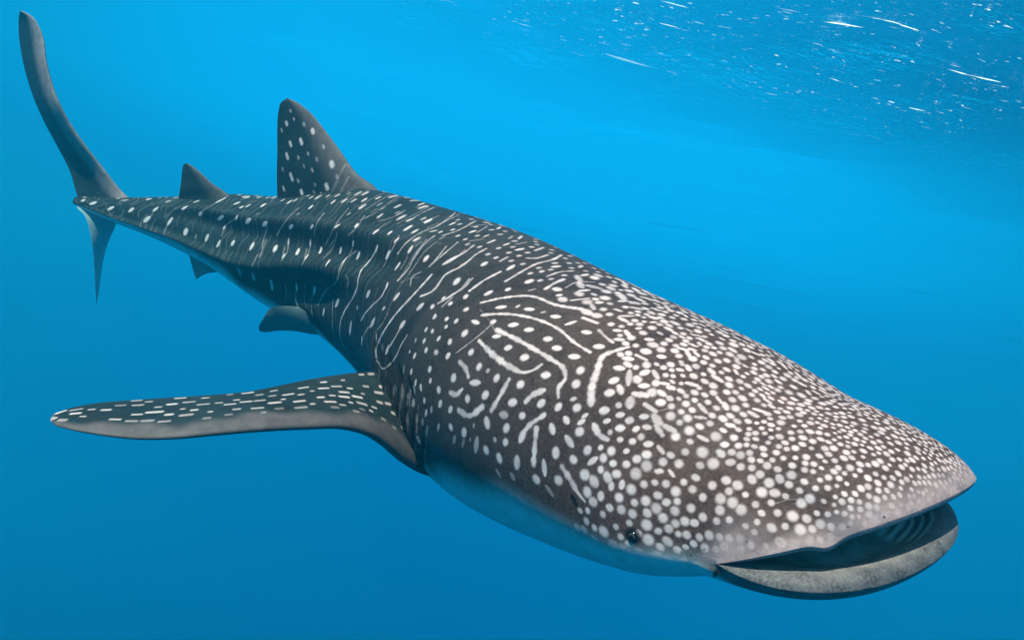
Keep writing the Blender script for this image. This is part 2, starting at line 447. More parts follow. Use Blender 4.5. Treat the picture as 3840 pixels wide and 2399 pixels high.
for t in ("430 690 400 730 380 800", "560 660 510 720 470 790 440 850", "140 760 120 830 110 900", "640 700 600 760 560 800", "500 790 480 860 430 920",
          "230 860 220 910", "345 870 330 930", "820 800 780 880 740 960", "600 880 540 930 510 1000", "960 820 900 900 830 1010", "300 660 240 720 190 800", "90 900 60 960"):
    line(t, *Fq, 4, .35)
Cc = (1300, 900, .6615)                                  # shoulder, gills and cheek
spots("1103 180 14 10 20,1200 313 18 13 10,1430 352 24 12 5,1555 283 18 13 5,1565 345 32 14 5,1695 388 26 13 -20,1780 440 26 13 -15,1585 430 44 11 0 .8,"
      "875 380 34 12 5,1035 392 32 13 -5,675 393 20 12 20,970 375 18 9 30 .7,1115 408 18 7 15 .6,1185 433 34 15 -5,1270 470 36 11 18,"
      "1360 522 34 16 -10,1535 512 30 13 -5,1655 500 24 13 10,1740 465 24 10 5,945 480 34 15 5,1033 508 32 15 0,1140 560 32 17 -5,1192 612 34 17 -10,"
      "1290 660 38 17 -5,1430 603 38 18 -3,1545 563 34 13 -5,1715 563 32 15 -5,1595 672 38 16 -8,1545 725 38 17 -8,1785 660 32 16 -10,830 463 24 15 10,"
      "730 465 28 12 -20,668 530 22 17 20,850 545 30 13 5,915 610 30 17 10,1008 665 34 20 0,705 635 26 18 30,750 718 28 20 55,850 782 30 21 50,"
      "800 740 18 13 40 .6,1128 765 36 20 0,1325 738 30 23 20,1300 815 32 24 40,985 818 32 23 10,728 808 38 17 0 .85,785 878 34 22 40,685 900 26 21 60,"
      "605 780 24 20 60,585 577 20 14 20 .8,575 655 24 14 50,520 850 20 16 60,530 928 28 16 65,588 960 28 17 58,940 920 36 22 10,1103 925 36 22 35,"
      "1200 945 34 20 50,1305 950 32 23 10,1285 900 24 12 15 .7,1460 965 38 22 5,1515 795 38 20 20,1490 865 38 22 5,1690 750 38 20 20,1685 825 38 17 0,"
      "1600 780 50 18 85 .7,1607 920 46 26 85 .75,1780 920 36 22 0,1685 1000 32 16 0,1550 990 32 17 5,1475 1025 28 15 15,1550 1065 36 20 0,1640 1070 28 16 30,"
      "995 995 28 20 10,890 990 36 21 -10 .6,795 1035 44 24 -80,905 1065 34 22 55,590 1060 26 20 75,665 1090 34 22 65,720 1050 16 8 80 .5,1165 1070 40 20 -75,"
      "1245 1020 32 18 -55,1320 1085 34 25 10,995 1110 48 21 65,900 1145 28 20 50,840 1130 18 14 0 .6,735 1160 52 20 80 .6,790 1190 30 24 80,865 1235 36 25 -75,"
      "1185 1205 42 26 85,1262 1140 46 20 -55 .9,1365 1190 34 23 45,1285 1243 32 23 -35,965 1260 48 24 85 .9,1060 1250 36 20 85,1120 1290 52 18 -85 .9,"
      "1075 1355 36 25 -40,1200 1360 28 26 0 .85,1350 1330 32 29 0,1440 1300 26 20 50,1500 1195 30 24 10,1440 1175 22 15 20,1395 1250 40 17 35,1510 1265 28 18 0,"
      "1585 1270 22 20 0,1530 1325 26 22 0,1620 1140 26 18 0,1550 1130 24 15 0,1440 1450 34 22 75,1500 1395 32 18 75,1560 1385 34 18 75,1710 1155 34 17 5,"
      "1700 1215 26 22 0,1645 1240 30 22 10,1585 1195 24 15 20,1330 1030 30 14 30,1350 995 26 12 35,700 1130 14 8 85 .4,660 1150 30 12 75 .35,"
      "860 1320 32 14 -60 .4,940 1340 32 18 -60 .4,1150 1420 44 14 -55 .35,430 1030 24 12 80 .5,405 1130 26 14 -70 .6,455 1080 34 12 80 .4,"
      "440 910 22 13 80,420 830 20 11 80,450 980 26 12 75,380 920 26 9 80 .6,365 745 20 10 70,385 655 22 11 65,440 570 18 10 60,500 430 16 12 30,"
      "345 900 36 8 85 .4,300 950 24 8 85 .4,340 1010 40 7 85 .35,320 860 40 7 85 .3,400 1010 30 9 80 .4,520 1060 26 11 75 .6,480 960 24 11 80 .6,610 1130 30 14 75 .4", *Cc, 26, 15, 20, grow=1.13)
for t, w_, a_ in (("765 425 880 418 1000 430 1110 460 1210 510 1290 580 1380 635", 8, .95), ("850 508 940 550 1050 610 1150 670 1230 730 1240 780 1200 840 1200 890", 12, .9),
                 ("750 570 830 650 930 720 1000 750 1060 735 1105 705", [8, 16, 15, 12, 8], .85), ("1600 605 1530 625 1450 660 1420 740 1390 830 1385 930", [9, 14, 18, 20], .9),
                 ("760 355 900 325 1060 320 1180 365 1330 390", [6, 8, 8, 10, 12], .9), ("920 790 870 880 820 965", 14, .85), ("1120 850 1050 880 1015 915", 16, .85),
                 ("585 865 620 875 655 845", 13, .85), ("635 965 690 995 770 945", 16, .85), ("1120 990 1030 1055 990 1110", 13, .95),
                 ("1075 1070 1065 1180 1060 1270", 15, .85), ("1400 1045 1440 1110 1480 1130", [16, 18, 12], .95),
                 ("1220 1285 1270 1360 1310 1430 1350 1480", [14, 17, 15, 10], .75), ("640 690 675 730 690 775", 13, .75), ("830 470 750 540 620 640", 4, .5),
                 ("1340 440 1420 470", 11, .8), ("1430 510 1470 550 1510 580", 8, .7), ("1640 650 1700 680", 9, .8), ("1690 930 1750 970", 13, .8)):
    line(t, *Cc, w_, a_)
# dark marks: spiracle behind the eye, nostril pores, dark line along the mouth-corner crease
px_mark(body, [(2146, 1862), (2160, 1890)], 11, .95, 'dark', note=False)
px_mark(body, [(2672, 2170), (2690, 2140), (2760, 2115)], 9, .8, 'dark', note=False)
for x_, y_, r_ in ((3514, 1897, 5), (3420, 1915, 3), (3316, 1938, 5), (3330, 1955, 3), (2800, 2030, 3), (2640, 2060, 4), (3180, 1975, 3), (2590, 2080, 4)):
    px_mark(body, [(x_, y_)], r_, .9, 'dark', note=False)

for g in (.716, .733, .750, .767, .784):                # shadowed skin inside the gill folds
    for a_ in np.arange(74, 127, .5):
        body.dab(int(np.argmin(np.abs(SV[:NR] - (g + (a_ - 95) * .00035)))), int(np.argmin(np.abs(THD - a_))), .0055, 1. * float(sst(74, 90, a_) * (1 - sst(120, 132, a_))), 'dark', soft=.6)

for x0_, y0_, x1_, y1_ in ((1462, 1430, 1452, 1600), (1492, 1420, 1480, 1665), (1522, 1440, 1512, 1720), (1552, 1500, 1545, 1770), (1586, 1590, 1590, 1800)):
    px_mark(body, [(x0_ + 6, y0_), (x0_ - 3, (y0_ + y1_) / 2), (x1_, y1_)], [2, 6, 7, 4], .85, 'dark', note=False)
    px_mark(body, [(x0_ + 17, y0_ + 20), (x0_ + 8, (y0_ + y1_) / 2), (x1_ + 12, y1_ - 20)], 2.2, .30, note=False)
# old scratches
for x0_, y0_, x1_, y1_ in ((2420, 1560, 2520, 1530), (2700, 1700, 2790, 1720), (3010, 1600, 3050, 1660), (1800, 1160, 1860, 1250), (1500, 1060, 1570, 1040), (2260, 1740, 2300, 1820), (2900, 1890, 2990, 1870), (3100, 1780, 3200, 1765)):
    px_mark(body, [(x0_, y0_), ((x0_ + x1_) / 2 + 4, (y0_ + y1_) / 2 - 6), (x1_, y1_)], 1.6, .30, note=False)

# ---- the closely packed dots of the head, spaced on the skin itself
cell = .025
hsh = {}
def hkey(p):
    return tuple(np.floor(p / cell).astype(int))
for p, r in placed:
    hsh.setdefault(hkey(p), []).append((p, r, False))
def near(p, reach):
    k = hkey(p); n_ = int(reach / cell) + 1; out = []
    for x in range(-n_, n_ + 1):
        for y in range(-n_, n_ + 1):
            for z in range(-n_, n_ + 1):
                out += hsh.get((k[0] + x, k[1] + y, k[2] + z), ())
    return out
area = (body.di * body.dj)[:NR + NCAP]
sv = SV[:NR + NCAP][:, None]; td = np.abs(THD)[None]
head_on = (sv > .70) & (td < 104 - 6 * sst(.95, 1.0, sv)) & (sv < 1.965)
head_on |= (sv > 1.0) & (td < 84) & (sv < 1.965)
head_on &= ~((sv > 1.0) & (td > 84))
bp = proj(BODY[:NR + NCAP]); seen = ((body.N[:NR + NCAP] * nrm(BODY[:NR + NCAP])).sum(-1) * FS) > 0
head_on &= ~(seen & (bp[..., 0] < np.where(bp[..., 1] < 1150, 2200, 2320) - .35 * np.maximum(bp[..., 1] - 1500, 0)) & (THD[None] > 16))
# fewer towards the shoulder
wgt = (area * head_on * (1 + 1.2 * (td < 40))).ravel(); wgt = wgt / wgt.sum()
cand = rng.choice(len(wgt), 110000, p=wgt)
dots = []
for c_ in cand:
    i, j = divmod(int(c_), MB); p = BODY[i, j]; s_ = float(SV[i])
    sp = .0137 + .0060 * float(sst(15, 70, abs(THD[j])))
    if s_ < .9: sp += (.9 - s_) * .10
    if s_ < .92 and abs(THD[j]) < 45: sp += .009 * float(sst(.92, .84, s_))
    if s_ > 1: sp -= .0028 * (s_ - 1)
    back = float((1 - sst(.93, 1.06, s_)) * (1 - sst(62, 80, abs(THD[j])))); sp += .0045 * back
    sp *= 1.0 + .18 * math.sin(37 * p[0] + 11 * p[2]) * math.sin(29 * p[1])
    ok = True
    for q, r, own in near(p, sp * 1.2):
        lim = sp if own else r + sp * .52
        if ((p - q) ** 2).sum() < lim * lim:
            ok = False; break
    if ok:
        hsh.setdefault(hkey(p), []).append((p, .0, True)); dots.append((i, j, sp))
PD = np.array([BODY[i, j] for i, j, _ in dots])
e_u = np.gradient(BODY[:NR + NCAP:1], axis=0)
for k, (i, j, sp) in enumerate(dots):
    d = np.sort(((PD - PD[k]) ** 2).sum(1))[1:5] ** .5
    cap_ = .36 if s_ < .93 else .5
    r = float(np.clip((.355 + .035 * float(sst(.92, 1.0, s_)) + .03 * float(sst(30, 70, abs(THD[j])))) * d.mean(), .2 * sp, cap_ * sp)) * rng.uniform(.82, 1.05)
    s_ = SV[i]
    alpha = 1.0 - .75 * float(sst(1.80, 1.96, s_)) - (.65 * float(sst(88, 103, abs(THD[j]))) if s_ < 1 else .75 * float(sst(56, 80, abs(THD[j])) * sst(1.25, 1.6, s_)))
    alpha *= rng.uniform(.72, 1.0)
    if alpha < .08:
        continue
    if s_ < .84 and abs(THD[j]) < 40:
        r = min(r, .009) * .62; st_ = max(1, int(r * .8 / max(body.dj[i, j], 1e-4)))
        for f in (-1, 0, 1):
            body.dab(i, (j + f * st_) % MB, r, alpha * .8)
        continue
    # slightly oval, the long axis along the body with some scatter
    m_ = rng.choice([0, 0, 1]) if s_ > 1.0 or abs(THD[j]) > 60 or rng.random() < .55 else rng.choice([1, 2, 3]); di_ = int(round(.5 * m_ * r / max(body.di[i, j], 1e-4) * .8)); dj_ = int(rng.integers(-1, 2) * m_ * .25 * r / max(body.dj[i, j], 1e-4))
    rr = r * (1 - .10 * m_)
    for f in ((-1, -.5, 0, .5, 1) if di_ else (0,)):
        body.dab(int(np.clip(round(i + f * di_), 0, NR + NCAP - 1)), int(round(j + f * dj_)) % MB, rr * (1 - .25 * abs(f)), alpha)

# ---- columns of dots and fine lines round the body behind the head, where none were read off
S_len = np.concatenate([[0], np.cumsum(np.linalg.norm(np.diff(BODY[:NR].mean(1), axis=0), axis=1))])
col_s = np.arange(.05, S_len[-1] * .78, .070)
jt = np.argsort(THD)
for k, cs in enumerate(col_s):
    i0 = int(np.searchsorted(S_len, cs))
    if SV[min(i0, NR - 1)] > .72:
        break
    for kind in (0, 1):
        ic = int(np.searchsorted(S_len, cs + (.041 if kind else 0)))
        ph = rng.uniform(0, 6)
        ang = -118.0; nxt = ang
        alive = True
        while ang < 112:
            off = int(6 * math.sin(ang * .045 + .6) + 2.0 * math.sin(ang * .15 + ph))
            i = int(np.clip(ic + off, 0, NR - 1)); j = int(np.argmin(np.abs(THD - ang))); p = BODY[i, j]
            rad = max(.05, float(np.linalg.norm(BODY[i, j] - BODY[i].mean(0))))
            if kind == 0:
                flank = (ang > 24) and proj(p)[0] < 1500
                if ang >= nxt and not flank:
                    r = rng.uniform(.006, .011) * (.75 + .5 * min(1, rad / .35))
                    free = all(((p - q) ** 2).sum() > (rr_ + r + .012) ** 2 for q, rr_, _ in near(p, .05))
                    if free:
                        for f in (-1, 0, 1):
                            jj = int(np.argmin(np.abs(THD - (ang + f * math.degrees(r * .6 / rad)))))
                            body.dab(i, jj, r, .9 * rng.uniform(.7, 1))
                    nxt = ang + math.degrees(rng.uniform(.055, .085) / rad)
                ang += 1.0
            else:
                if rng.random() < .012:
                    alive = not alive
                free = all(((p - q) ** 2).sum() > (rr_ + .012) ** 2 for q, rr_, _ in near(p, .03))
                if alive and free and not (ang > 24 and proj(p)[0] < 1500):
                    body.dab(i, j, .0028, .36)
                ang += math.degrees(.0022 / rad)
# faint hair lines round the flank between the dots
for cs in np.arange(.06, S_len[-1] * .74, .047):
    ic = int(np.searchsorted(S_len, cs)); ph = rng.uniform(0, 6); ang = 22.0; a_ = rng.uniform(.07, .19)
    while ang < 112:
        i = int(np.clip(ic + 5 * math.sin(ang * .05 + .6) + 2.5 * math.sin(ang * .16 + ph), 0, NR - 1)); j = int(np.argmin(np.abs(THD - ang)))
        rad = max(.05, float(np.linalg.norm(BODY[i, j] - BODY[i].mean(0))))
        if math.sin(ang * .11 + ph * 3) > -.55:
            body.dab(i, j, .0026, a_)
        ang += math.degrees(.0024 / rad)
spot = body.chan('spot'); dark = body.chan('dark')

# ---- broad skin zones (albedo): pale belly, plain lip, mouth lining; plus painted throat shade and flash warmth
svf, tdf = SV[:, None], np.abs(THD)[None]
edge = np.interp(SV, [0, .1, .25, .4, .5, .62, .74, .79, .84, .92, 1.0, 1.3, 2.0, 3.0], [112, 114, 122, 128, 130, 130, 132, 126, 110, 99, 93, 88, 80, 80])[:, None]
wob = 2.0 * np.sin(SV * 61)[:, None] + .8 * np.sin(SV * 97 + 1)[:, None]
belly = sst(-9, 11, tdf - edge - wob * (svf < 1)).astype(np.float32) * (svf <= 1)
belly = np.where(svf > 1, sst(-9, 11, tdf - 91), belly)
lip = np.where((svf > 1) & (svf <= 2.0), np.maximum(sst(1.72, 1.97, svf) * (tdf < 90), sst(52, 84, tdf) * sst(1.15, 1.6, svf) * (tdf < 90)), 0)
lip = np.where((svf > 2) & (svf < 2.2) & (tdf < 90), .9 * (1 - sst(2.08, 2.18, svf)), lip)

jaw = np.where((svf > 1) & (tdf >= 90), sst(1.25, 1.6, svf), 0); jaw = np.where(svf > 2, (tdf >= 90) * (1 - sst(2.26, 2.36, svf)), jaw)
inside = np.where(svf > 2, sst(2.10, 2.30, svf) + 0 * tdf, 0)
body.ch['pad'] = np.clip(PAD * (.45 + .55 * PADW), 0, 1).astype(np.float32)
body.ch['throat_shade'] = (np.where(svf > 2, 1, 0) * np.maximum(sst(2.62, 2.9, svf) + 0 * tdf, (tdf < 92) * sst(2.10, 2.25, svf))).astype(np.float32)  # roof and back of the mouth blackened: shade put into the colour
body.ch['flash_warm'] = (sst(.62, 1.02, svf) + 0 * tdf).astype(np.float32)  # browner, lighter towards the head: flash light put into the skin colour
body.ch.update(belly=belly.astype(np.float32), lip=lip.astype(np.float32), jaw=jaw.astype(np.float32), inside=inside.astype(np.float32))
# ------------------------------------------------------------------ fins: leading and trailing edges in space, rounded leading edge, thin trailing edge
def fin(le, te, ns, nchord, thick, roots=.035, pw=.55):
    le = np.array([unproj(*p) for p in le]); te = np.array([unproj(*p) for p in te])
    def res(P):
        L_ = np.concatenate([[0], np.cumsum(np.linalg.norm(np.diff(P, axis=0), axis=1))])
        v = 1 - (1 - np.linspace(0, 1, ns)) ** 1.25
        return crom(L_ / L_[-1], P, v)
    a, b = res(le), res(te)
    ch = b - a; cl = np.linalg.norm(ch, axis=1)
    sp = nrm(np.gradient((a + b) / 2, axis=0)); nn = nrm(np.cross(ch, sp))
    nn[-3:] = nn[-4]
    v = np.linspace(0, 1, ns)
    tk = thick * (1 - v) ** pw * np.minimum(1, cl / np.maximum(cl[ns // 3], 1e-6)) + .004 * np.minimum(1, cl / .05)
    tk = tk + roots * np.exp(-v / .085)
    x = (1 - np.cos(np.linspace(0, np.pi, nchord))) / 2
    prof = 2.2 * (.2969 * np.sqrt(x) - .126 * x - .3516 * x**2 + .2843 * x**3 - .1030 * x**4) / .3
    prof = prof / prof.max()
    up_ = a[:, None] + ch[:, None] * x[None, :, None] + nn[:, None] * (prof[None] * tk[:, None])[..., None]
    dn = a[:, None] + ch[:, None] * x[None, :, None] - nn[:, None] * (prof[None] * tk[:, None])[..., None]
    return np.concatenate([up_, dn[:, ::-1][:, 1:-1]], 1), x

fins = []
def add_fin(le, te, ns, nc_, thick, roots=.035, pw=.55, painter=None, pale_le=0.0, belly_=0.0, te_lip=0.0):
    G, x = fin(le, te, ns, nc_, thick, roots, pw)
    P_ = Patch(G, True)
    P_.chan('spot'); P_.chan('dark'); P_.chan('lip'); P_.chan('jaw'); P_.chan('inside'); P_.chan('belly')
    P_.x = np.concatenate([x, x[::-1][1:-1]]); P_.v = np.linspace(0, 1, ns)[:, None]
    P_.ch['belly'][:] = belly_
    if pale_le:
        P_.ch['lip'] = np.maximum(P_.ch['lip'], pale_le * (1 - sst(.10, .40, P_.x))[None] * np.ones((ns, 1))).astype(np.float32)
    if te_lip:
        P_.ch['lip'] = np.maximum(P_.ch['lip'], te_lip * sst(.86, .97, P_.x)[None] * sst(.3, .7, P_.v)).astype(np.float32)
    if painter:
        painter(P_)
    fins.append(P_)
    return P_

# first dorsal fin
def paint_dorsal(P):
    s_ = -1 if np.median(P.face) < 0 else 1
    D = (900, 300, .7277)
    for x, y, l, w_, a in ((240, 225, 11, 8, .9), (278, 202, 7, 5, .5), (375, 265, 13, 10, 1), (315, 318, 16, 9, 1), (260, 330, 14, 8, .9), (243, 393, 16, 9, .9),
                           (395, 410, 10, 6, .4), (473, 435, 15, 13, 1), (330, 445, 9, 5, .4), (372, 465, 10, 6, .6), (265, 500, 20, 9, 1), (385, 540, 8, 5, .4),
                           (447, 550, 16, 10, 1), (317, 578, 12, 10, 1), (380, 580, 8, 5, .4), (430, 345, 10, 6, .5), (300, 400, 9, 6, .5), (215, 260, 9, 5, .6), (330, 230, 9, 6, .5), (350, 380, 9, 6, .5), (220, 460, 9, 5, .5), (300, 520, 9, 6, .6), (225, 560, 12, 7, .8), (420, 590, 10, 6, .6), (500, 500, 10, 6, .5), (260, 160, 7, 5, .5)):
        X, Y = D[0] + x * D[2], D[1] + y * D[2]; e = (l - w_ * .8) * D[2]
        for sg in (1, -1):
            px_mark(P, [(X - .35 * e, Y - e), (X + .35 * e, Y + e)], w_ * D[2] * 1.2, a, sign=sg, note=False)
    for t in ("540 440 500 520 470 590", "560 500 520 570"):
        v = [float(q) for q in t.split()]
        for sg in (1, -1):
            px_mark(P, [(D[0] + v[k] * D[2], D[1] + v[k + 1] * D[2]) for k in range(0, len(v), 2)], 3.2, .28, sign=sg, note=False)
add_fin([(1450, 790, 2.93), (1412, 712, 2.95), (1340, 655, 3.00), (1270, 560, 3.06), (1215, 485, 3.11), (1160, 420, 3.15), (1112, 383, 3.18), (1078, 368, 3.20)],
        [(1045, 830, 3.40), (1040, 742, 3.38), (1038, 650, 3.34), (1040, 560, 3.30), (1040, 480, 3.26), (1044, 420, 3.23), (1054, 385, 3.21), (1076, 369, 3.20)],
        240, 90, .030, .045, painter=paint_dorsal, pale_le=.25)
# second dorsal fin
add_fin([(905, 770, 3.60), (860, 735, 3.61), (833, 714, 3.62), (795, 688, 3.63), (755, 651, 3.64), (716, 620, 3.66), (698, 612, 3.67)],
        [(668, 790, 3.78), (670, 745, 3.77), (675, 710, 3.74), (680, 670, 3.72), (683, 640, 3.70), (687, 620, 3.69), (697, 613, 3.67)],
        110, 50, .018, .025, pale_le=.2)
# tail fin, upper lobe
add_fin([(560, 800, 3.95), (450, 712, 3.96), (385, 632, 3.93), (319, 549, 3.88), (264, 470, 3.84), (222, 392, 3.80), (189, 302, 3.80), (173, 238, 3.80), (160, 143, 3.81), (128, 72, 3.83), (78, 40, 3.88)],
        [(310, 800, 4.02), (284, 715, 4.06), (262, 643, 4.10), (214, 548, 4.13), (159, 444, 4.14), (119, 349, 4.13), (84, 222, 4.10), (71, 135, 4.06), (70, 70, 3.98), (77, 41, 3.88)],
        200, 60, .022, .022, pw=.4, pale_le=.7)
# tail fin, lower lobe
add_fin([(450, 800, 4.06), (428, 857, 4.12), (399, 921, 4.14), (382, 984, 4.13), (372, 1060, 4.10), (362, 1140, 4.05)],
        [(285, 775, 3.99), (318, 810, 3.97), (338, 873, 3.96), (352, 976, 3.97), (357, 1063, 4.00), (361, 1142, 4.05)],
        110, 40, .012, .016, pw=.4, belly_=.6)
# anal fin
add_fin([(880, 985, 3.66), (850, 1015, 3.66), (815, 1020, 3.67), (780, 1024, 3.69), (752, 1036, 3.72), (737, 1047, 3.74)],
        [(702, 905, 3.80), (706, 945, 3.79), (714, 975, 3.78), (722, 1005, 3.77), (731, 1035, 3.75), (737, 1047, 3.74)],
        80, 36, .012, .018, belly_=.3)
# pelvic fins, near and far
add_fin([(1300, 1225, 3.06), (1235, 1252, 3.08), (1180, 1252, 3.10), (1113, 1241, 3.12), (1045, 1238, 3.13), (992, 1244, 3.12), (974, 1242, 3.10)],
        [(1120, 1150, 3.02), (1050, 1148, 3.02), (1008, 1160, 3.03), (994, 1182, 3.04), (984, 1200, 3.05), (971, 1222, 3.07), (973, 1241, 3.10)],
        80, 36, .012, .020, belly_=.25, te_lip=.7)
add_fin([(1300, 1150, 3.35), (1280, 1185, 3.40), (1240, 1205, 3.45), (1205, 1210, 3.50)],
        [(1180, 1090, 3.45), (1175, 1140, 3.48), (1180, 1180, 3.50), (1204, 1209, 3.50)], 60, 30, .012, .015, belly_=.45)
# pectoral fins
def paint_pectoral(P):
    # upper skin: dark with short dashes, pale along the leading edge
    n_, m_ = P.n, P.m
    pts = []
    di_ = np.abs(P.N[..., 2])
    for _ in range(4200):
        i = int(rng.integers(4, n_ - 6)); j = int(rng.integers(0, m_)); x = P.x[j]
        if x < .22 or x > .97:
            continue
        p = P.G[i, j]
        if any(((p - q) ** 2).sum() < .033 ** 2 for q in pts):
            continue
        pts.append(p)
        r = rng.uniform(.0038, .0065)
        st = max(1, int(r * 1.3 / max(P.di[i, j], 1e-4)))
        a = (1 - .6 * float(sst(.38, .22, x))) if x > .3 else .45
        a *= rng.uniform(.55, 1.0)
        for f in ((-2, -1, 0, 1, 2) if rng.random() < .5 else (-1, 0, 1)):
            P.dab(int(np.clip(i + f * st, 0, n_ - 1)), j, r, a)
    lo = 1 - sst(.10, .27, P.x + .05 * np.sin(P.v * 23) + .03 * np.sin(P.v * 61))
    P.ch['lip'] = (.26 * lo * sst(.02, .22, P.v)).astype(np.float32)
    tip = sst(.93, .99, P.v) * np.ones((1, m_)); P.ch['lip'] = np.maximum(P.ch['lip'], .7 * tip).astype(np.float32)
    under = np.zeros((n_, m_)); half = np.arange(m_) >= (m_ + 2) // 2
    if P.N[n_ // 2, m_ // 4, 2] * P.sgn < 0:
        half = ~half
    P.under = half
PEC_LE = [(1700, 1800, 2.20), (1600, 1775, 2.12), (1520, 1730, 2.05), (1455, 1672, 1.99), (1390, 1628, 1.93), (1300, 1602, 1.87), (1150, 1602, 1.80), (940, 1613, 1.72), (800, 1626, 1.68),
          (660, 1640, 1.65), (520, 1643, 1.63), (380, 1629, 1.62), (270, 1610, 1.62), (210, 1594, 1.64), (188, 1576, 1.67)]
PEC_TE = [(1560, 1360, 2.32), (1460, 1385, 2.26), (1390, 1392, 2.20), (1290, 1402, 2.13), (1150, 1424, 2.06), (1040, 1447, 2.00), (940, 1466, 1.96), (800, 1480, 1.92), (660, 1489, 1.87),
          (520, 1498, 1.83), (400, 1507, 1.79), (300, 1521, 1.75), (230, 1540, 1.71), (197, 1558, 1.68), (188, 1575, 1.67)]
G_, x_ = fin(PEC_LE, PEC_TE, 420, 110, .026, .05)
pec = Patch(G_, True); pec.x = np.concatenate([x_, x_[::-1][1:-1]]); pec.v = np.linspace(0, 1, 420)[:, None]; pec.sgn = 1
for c_ in ('spot', 'dark', 'lip', 'jaw', 'inside', 'belly'):
    pec.chan(c_)
paint_pectoral(pec)
# which half faces up in the camera-aligned frame
halfA = np.arange(pec.m) < (pec.m + 2) // 2
mid_ = pec.G[200]
upA = mid_[halfA, 2].mean() > mid_[~halfA, 2].mean()
low = ~halfA if upA else halfA
pec.ch['belly'][:, low] = .9; pec.ch['spot'][:, low] = 0
pec.ch['belly'] *= sst(.12, .40, pec.x).astype(np.float32)[None]
fins.append(pec)
# the far one mirrors it through the body's middle plane at the shoulder
ic = int(np.argmin(np.abs(SV - .80))); c0 = BODY[ic].mean(0); hor = nrm(BODY[ic, np.argmin(np.abs(THD - 90))] - BODY[ic, np.argmin(np.abs(THD + 90))])
G2 = G_[:, ::-1].copy(); G2 = G2 - 2 * ((G2 - c0) @ hor)[..., None] * hor
ax = nrm(BODY[ic + 20].mean(0) - BODY[ic - 20].mean(0)); r0 = G2[0].mean(0); an = math.radians(-42)
def turn(a_):
    K = np.array([[0, -ax[2], ax[1]], [ax[2], 0, -ax[0]], [-ax[1], ax[0], 0]]); M_ = np.eye(3) + math.sin(a_) * K + (1 - math.cos(a_)) * K @ K
    return (G2 - r0) @ M_.T + r0
Ga, Gb = turn(an), turn(-an)
G2 = Ga if Ga[-1, :, 2].mean() < Gb[-1, :, 2].mean() else Gb
far = Patch(G2, True); far.ch = {k: v[:, ::-1].copy() for k, v in pec.ch.items()}
fins.append(far)

# ------------------------------------------------------------------ materials
def principled(nodes, **kw):
    b = nodes.new('ShaderNodeBsdfPrincipled')
    for k, v in kw.items():
        b.inputs[k].default_value = v
    return b
skin, Nn, Ln_ = new_mat("shark_skin")
def attr(name):
    a = Nn.new('ShaderNodeAttribute'); a.attribute_name = name
    return a.outputs['Fac']
def rgb_mix(fac, c1, c2, blend='MIX'):
    m = Nn.new('ShaderNodeMix'); m.data_type = 'RGBA'; m.blend_type = blend
    if isinstance(fac, float): m.inputs[0].default_value = fac
    else: Ln_.new(fac, m.inputs[0])
    for k, c in ((6, c1), (7, c2)):
        if isinstance(c, tuple): m.inputs[k].default_value = (*c, 1)
        else: Ln_.new(c, m.inputs[k])
    return m.outputs[2]
def mth(op, a, b=None):
    m = Nn.new('ShaderNodeMath'); m.operation = op
    for k, v in enumerate((a, b)):
        if v is None: continue
        if isinstance(v, (int, float)): m.inputs[k].default_value = v
        else: Ln_.new(v, m.inputs[k])
    return m.outputs[0]
tco = Nn.new('ShaderNodeTexCoord')
def noise(scale, detail=3.0, rough=.55):
    n = Nn.new('ShaderNodeTexNoise'); n.inputs['Scale'].default_value = scale; n.inputs['Detail'].default_value = detail
    n.inputs['Roughness'].default_value = rough
    Ln_.new(tco.outputs['Object'], n.inputs['Vector'])
    return n.outputs['Fac']
def remap(v, a, b, c=0., d=1.):
    m = Nn.new('ShaderNodeMapRange'); m.inputs[1].default_value = a; m.inputs[2].default_value = b; m.inputs[3].default_value = c; m.inputs[4].default_value = d
    Ln_.new(v, m.inputs[0])
    return m.outputs[0]
n_big, n_mid, n_fine = noise(5.), noise(28., 4.), noise(170., 3., .7)
flash_warm = attr('flash_warm')
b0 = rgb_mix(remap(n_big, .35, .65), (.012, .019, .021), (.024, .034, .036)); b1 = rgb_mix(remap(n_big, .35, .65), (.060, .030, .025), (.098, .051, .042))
base = rgb_mix(flash_warm, b0, b1)
base = rgb_mix(remap(n_fine, .40, .66, 0., .55), base, rgb_mix(flash_warm, (.038, .054, .058), (.20, .118, .098)))
base = rgb_mix(remap(n_mid, .52, .72, 0., .45), base, (.022, .015, .014))
spotc = rgb_mix(remap(n_mid, .3, .7), (.96, .715, .685), (.82, .58, .55))
s_f = mth('MULTIPLY', attr('spot'), remap(n_fine, .3, .7, .86, 1.0))
bellyc = rgb_mix(remap(n_mid, .35, .7), (.60, .70, .73), (.48, .58, .61))
lipc = rgb_mix(remap(n_mid, .35, .65), (.53, .355, .34), (.37, .245, .235))
lipc = rgb_mix(remap(n_fine, .52, .7, 0., .5), lipc, (.17, .15, .16))
jawc = rgb_mix(remap(n_mid, .38, .62), (.085, .075, .078), (.17, .148, .148))
jawc = rgb_mix(remap(n_fine, .45, .65, 0., .7), jawc, (.24, .215, .215))
col = rgb_mix(attr('belly'), base, bellyc)
col = rgb_mix(attr('lip'), col, lipc)
col = rgb_mix(attr('jaw'), col, jawc)
col = rgb_mix(s_f, col, spotc)
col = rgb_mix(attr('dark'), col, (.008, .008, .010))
col = rgb_mix(attr('inside'), col, rgb_mix(remap(n_mid, .4, .6), (.40, .32, .29), (.62, .53, .49)))
col = rgb_mix(attr('throat_shade'), col, (.018, .016, .018))
col = rgb_mix(attr('pad'), col, (.88, .83, .78))
bs = principled(Nn, **{'Roughness': .55, 'Specular IOR Level': .16})
Ln_.new(col, bs.inputs['Base Color'])
